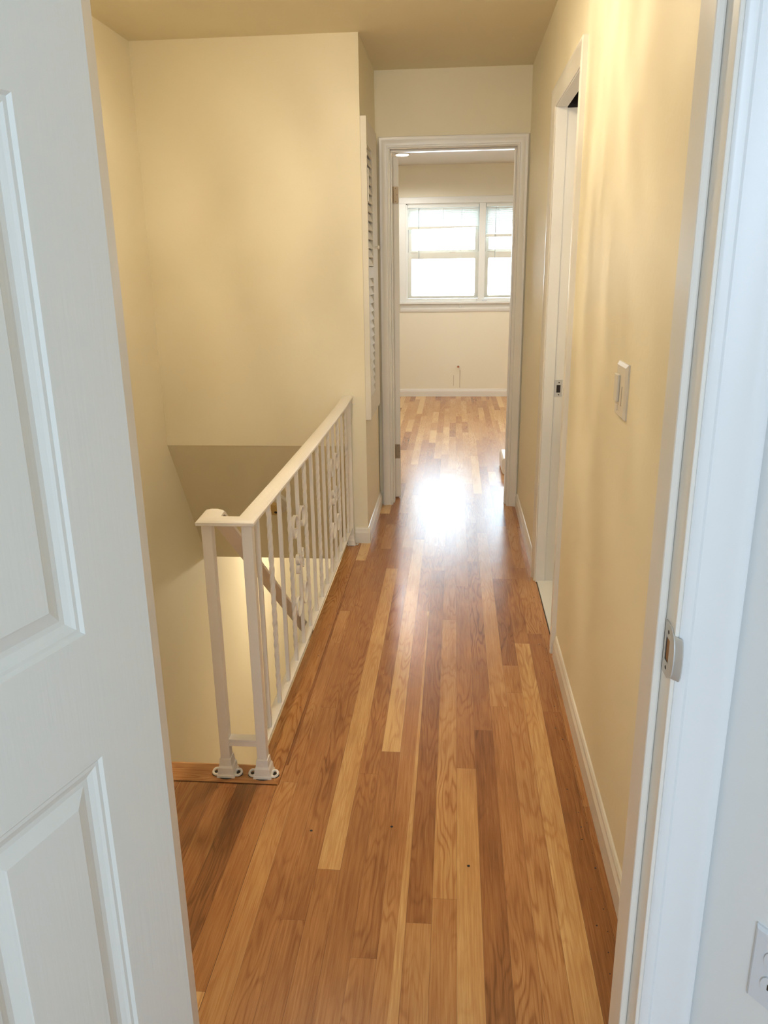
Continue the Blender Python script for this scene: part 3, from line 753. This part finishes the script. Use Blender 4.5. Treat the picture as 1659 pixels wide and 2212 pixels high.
def sash(x0, x1, z0, z1, y, sw_, bot, top, cr_=.012):
    m = MB(); gx0,gx1,gz0,gz1 = x0+sw_,x1-sw_,z0+bot,z1-top
    def rr(a,b,c_,d_,r,n=5):
        out=[]
        for (cx_,cz_,a0) in ((b-r,d_-r,0),(a+r,d_-r,PI/2),(a+r,c_+r,PI),(b-r,c_+r,3*PI/2)):
            for i in range(n): out.append((cx_+r*math.cos(a0+PI/2*i/(n-1)), cz_+r*math.sin(a0+PI/2*i/(n-1))))
        return out
    O = rr(x0,x1,z0,z1,.0005); I = rr(gx0,gx1,gz0,gz1,cr_)
    n = len(O)
    rings = [[(p[0],y,p[1]) for p in O],[(p[0],y,p[1]) for p in I],[(p[0],y+.030,p[1]) for p in I],[(p[0],y+.030,p[1]) for p in O]]
    m.loops(rings, close=True)
    so_ = m.build('sash', VINYL, w1)
    g = MB(); g.box(gx0-.004,gx1+.004,y+.014,y+.018,gz0-.004,gz1+.004); g.build('pane', GLASS, so_)
    return so_
for (x0, x1, up_top) in ((wx0+.016,.250,0),(.318,wx1-.016,0)):
    s_lo = sash(x0, x1, wz0+.004, 1.575, WY+.040, .038, .026, .066)
    sash(x0, x1, 1.560, wz1-.008, WY+.075, .040, .040, .05)
    lk = MB(); lk.box((x0+x1)/2-.36+.0,(x0+x1)/2-.28,WY+.034,WY+.06,1.575,1.585); lk.box((x0+x1)/2+.07,(x0+x1)/2+.13,WY+.034,WY+.06,1.575,1.584); lk.build('sash_lock', VINYL, w1, bevel=.002)
    tk = MB(); tk.box(x0+.0,x0+.008,WY+.045,WY+.075,1.58,wz1-.02); tk.box(x1-.008,x1,WY+.045,WY+.075,1.58,wz1-.02); tk.build('track', STEEL, w1)
# blinds
def blind(x0, x1, zb, tilt, label):
    e = empty('venetian_blind', ((x0+x1)/2, WY+.02, wz1-.01), label, 'blind')
    h = MB(); h.box(x0,x1,WY+.004,WY+.038,wz1-.042,wz1-.011); h.build('headrail', BLIND, e, bevel=.002)
    z = wz1-.055; i = 0
    while z > zb + .032:
        m = MB(); yc = WY+.020; w = .012
        m.loops([[(x0+.004,yc-w,z-.0115),(x0+.004,yc,z+.0020),(x0+.004,yc+w*.8,z+.0115),(x0+.004,yc,z-.0002)],
                 [(x1-.004,yc-w,z-.0115),(x1-.004,yc,z+.0020),(x1-.004,yc+w*.8,z+.0115),(x1-.004,yc,z-.0002)]])
        m.build('slat', BLIND, e); z -= .0175; i += 1
    b = MB()
    b.add([(x0,WY+.008,zb),(x1,WY+.008,zb+tilt),(x1,WY+.032,zb+tilt),(x0,WY+.032,zb),(x0,WY+.008,zb+.030),(x1,WY+.008,zb+.030),(x1,WY+.032,zb+.030),(x0,WY+.032,zb+.030)],
          [(0,3,2,1),(4,5,6,7),(0,1,5,4),(1,2,6,5),(2,3,7,6),(3,0,4,7)])
    b.build('bottom_rail', VINYL, e)
    for fx_ in (.18,.5,.76):
        c_ = MB(); c_.box(x0+(x1-x0)*fx_-.0012,x0+(x1-x0)*fx_+.0012,WY+.0055,WY+.0075,zb+.01,wz1-.04); c_.build('ladder_cord', BLIND, e)
    return e
b1 = blind(wx0+.018, .243, 1.812, .020, 'white venetian blind raised high in the left bedroom window')
m = MB(); m.tube([(-.405,WY-.002,2.03),(-.404,WY-.004,1.75),(-.403,WY-.004,1.505)], .0035, 6); wn = m.build('tilt_wand', mat('clear_grey_wand',(.45,.50,.50),.3), b1)
m = MB(); m.tube([(.050,WY-.004,1.62),(.052,WY-.03,1.05),(.052,WY-.05,1.025)], .0016, 6); m.lathe((.052,WY-.052,.985),[(.003,.03),(.006,.012),(.005,0),(.001,0)],10); m.build('pull_cord', BLIND, b1)
b2 = blind(.322, wx1-.018, 1.726, 0.0, 'white venetian blind in the right bedroom window, hanging slightly lower')
m = MB(); m.tube([(.425,WY-.002,2.03),(.424,WY-.004,1.50)], .0035, 6); m.build('tilt_wand', MATS['clear_grey_wand'], b2)
# small things on the window stool
m = MB(); m.box(.295,.350,WY-.040,WY-.012,wz0-.030,wz0-.012); o = m.build('window_latch', PLATE_W, None, bevel=.003); tag(o, 'small white plastic piece lying on the window stool below the mullion', 'window latch')
m = MB(); m.tube([(.232,WY-.030,wz0-.028),(.236,WY-.030,wz0-.006),(.250,WY-.032,wz0+.000),(.262,WY-.032,wz0-.003)], .003, 6); m.tube([(.236,WY-.030,wz0-.008),(.224,WY-.030,wz0+.004)], .0025, 6)
o = m.build('hook', STEEL); tag(o, 'tiny metal hook standing on the window stool beside the left sash corner', 'hook')
# near room window frame (behind the viewer)
w2 = MB(); w2.box(-.67,-.60,-2.70,-2.68,.80,2.12); w2.box(.60,.67,-2.70,-2.68,.80,2.12); w2.box(-.60,.60,-2.70,-2.68,2.05,2.12); w2.box(-.67,.67,-2.70,-2.66,.80,.85); w2.box(-.60,.60,-2.76,-2.72,1.44,1.48)
struct('window_2', w2, TRIM_N, 'window of the near room')

# ------------------------------------------------------------------ PIPE STUB on far wall
m = MB(); m.tube([(.045,WY,.345),(.045,WY-.05,.346),(.044,WY-.07,.346)], .009, 10); o = m.build('pipe_stub', TRIM, None, smooth=True); tag(o, 'short capped pipe sticking out low on the far bedroom wall', 'pipe')
m = MB(); m.tube([(.044,WY-.066,.346),(.044,WY-.086,.346)], .012, 12); m.build('cap', COPPER, o)
m = MB(); m.box(.06,.068,WY-.0008,WY-.0003,.10,.30); m.box(-.01,-.004,WY-.0008,WY-.0003,.12,.24); o = m.build('scuff_mark', mat('faint_scuff',(.62,.55,.42),.7)); tag(o, 'faint vertical scuffs on the wall under the pipe stub', 'wall mark')
m = MB(); m.box(.335,.60,5.50,5.78,.0,.012)
# low white box just behind the right jamb
m = MB(); pr = [(0,0),(.012,.02),(.014,.07),(.010,.105),(0,.115),(-.05,.115),(-.05,0)]
m.prism([( -u, v) for u, v in pr], lambda u,v,t:(.3565+u, t, v), 5.52, 5.82); o = m.build('floor_register', TRIM, None, bevel=.003); tag(o, 'low white box edge on the floor just behind the right far door jamb', 'register')

# ------------------------------------------------------------------ LAMPS
hl = empty('ceiling_light', (LAMP_HALL[0], LAMP_HALL[1], CZ), 'round hall ceiling light above the picture, out of view', 'ceiling light')
m = MB(); x, y, z = LAMP_HALL
m.lathe((x,y,0), [(.001,CZ-.001),(.05,CZ-.001),(.05,CZ-.02),(.014,CZ-.03),(.014,z+.05),(.10,z+.035),(.165,z+.012),(.165,z+.009),(.10,z+.030),(.001,z+.040)], 32); m.build('canopy', BRASSY, hl, smooth=True)
hp = point('hall_bulb', LAMP_HALL, E_HALL, WARM, .035); hp.parent = hl; hp.location = (0,0,LAMP_HALL[2]-CZ)
hp.data.use_nodes = True; nt = hp.data.node_tree
em = nt.nodes['Emission']; tc = nt.nodes.new('ShaderNodeTexCoord'); nz = nt.nodes.new('ShaderNodeTexNoise'); nz.inputs['Scale'].default_value = 1.0; nz.inputs['Detail'].default_value = 2.0
mr = nt.nodes.new('ShaderNodeMapRange'); mr.inputs[1].default_value = .3; mr.inputs[2].default_value = .7; mr.inputs[3].default_value = .52; mr.inputs[4].default_value = 1.48
mpl = nt.nodes.new('ShaderNodeMapping'); mpl.inputs['Scale'].default_value = (7.0, 7.0, 3.4)
nt.links.new(tc.outputs['Normal'], mpl.inputs['Vector']); nt.links.new(mpl.outputs[0], nz.inputs['Vector']); nt.links.new(nz.outputs['Fac'], mr.inputs[0]); sz = nt.nodes.new('ShaderNodeSeparateXYZ'); nt.links.new(tc.outputs['Normal'], sz.inputs[0])
m2 = nt.nodes.new('ShaderNodeMapRange'); m2.inputs[1].default_value = -1.0; m2.inputs[2].default_value = 0.0; m2.inputs[3].default_value = 2.9; m2.inputs[4].default_value = 0.85
nt.links.new(sz.outputs[2], m2.inputs[0])
mu = nt.nodes.new('ShaderNodeMath'); mu.operation = 'MULTIPLY'; nt.links.new(mr.outputs[0], mu.inputs[0]); nt.links.new(m2.outputs[0], mu.inputs[1])
nt.links.new(mu.outputs[0], em.inputs['Strength'])
gp = point('hall_fill', (LAMP_HALL[0], LAMP_HALL[1], 2.36), E_FILL, WARM, .06)  # added fill light above the canopy, with no fixture of its own
# lower hall light
lw = empty('ceiling_light', (-.75, 5.8, -.28), 'lower hall ceiling light, hidden below the upper floor', 'ceiling light')
m = MB(); m.lathe((-.75,5.8,-.28),[(.001,0),(.12,0),(.12,-.02),(.10,-.05),(.001,-.07)],24); m.build('globe', BULB, lw, smooth=True)
lp = point('lower_bulb', (-.75,5.8,-.45), E_LOW, (1.0,.88,.70), .08)
# recessed light in far bedroom
rl = empty('recessed_light', (-.522,8.25,CZ+.03), 'glowing round recessed light on the bedroom ceiling', 'ceiling light')
m = MB(); m.lathe((-.522,8.25,CZ+.0295),[(.075,0),(.075,-.006),(.060,-.008),(.060,0)],28); m.build('trim_ring', TRIM, rl)
m = MB(); m.lathe((-.522,8.25,CZ+.028),[(.001,0),(.060,0),(.058,-.010),(.001,-.014)],28); m.build('lens', BULB_W, rl)
spot('far_room_bulb', (-.522,8.25,CZ-.12), E_FARLAMP, (1.0,.97,.91), .06)
for (ax, ay, sd) in ((-1.3, 6.3, 'left'), (1.3, 6.3, 'right'), (1.25, 7.9, 'window side')):
    r3 = rl.copy(); COL.objects.link(r3); r3.location = (ax, ay, CZ+.03); r3['label'] = 'unseen recessed bedroom ceiling light, ' + sd
    for ch in list(rl.children):
        c3 = ch.copy(); COL.objects.link(c3); c3.parent = r3
    spot('far_room_bulb', (ax, ay, CZ-.12), E_FARLAMP, (1.0,.97,.91), .06)
point('bath_bulb', (1.25,3.2,1.95), E_BATH, (1.0,.93,.82), .08)
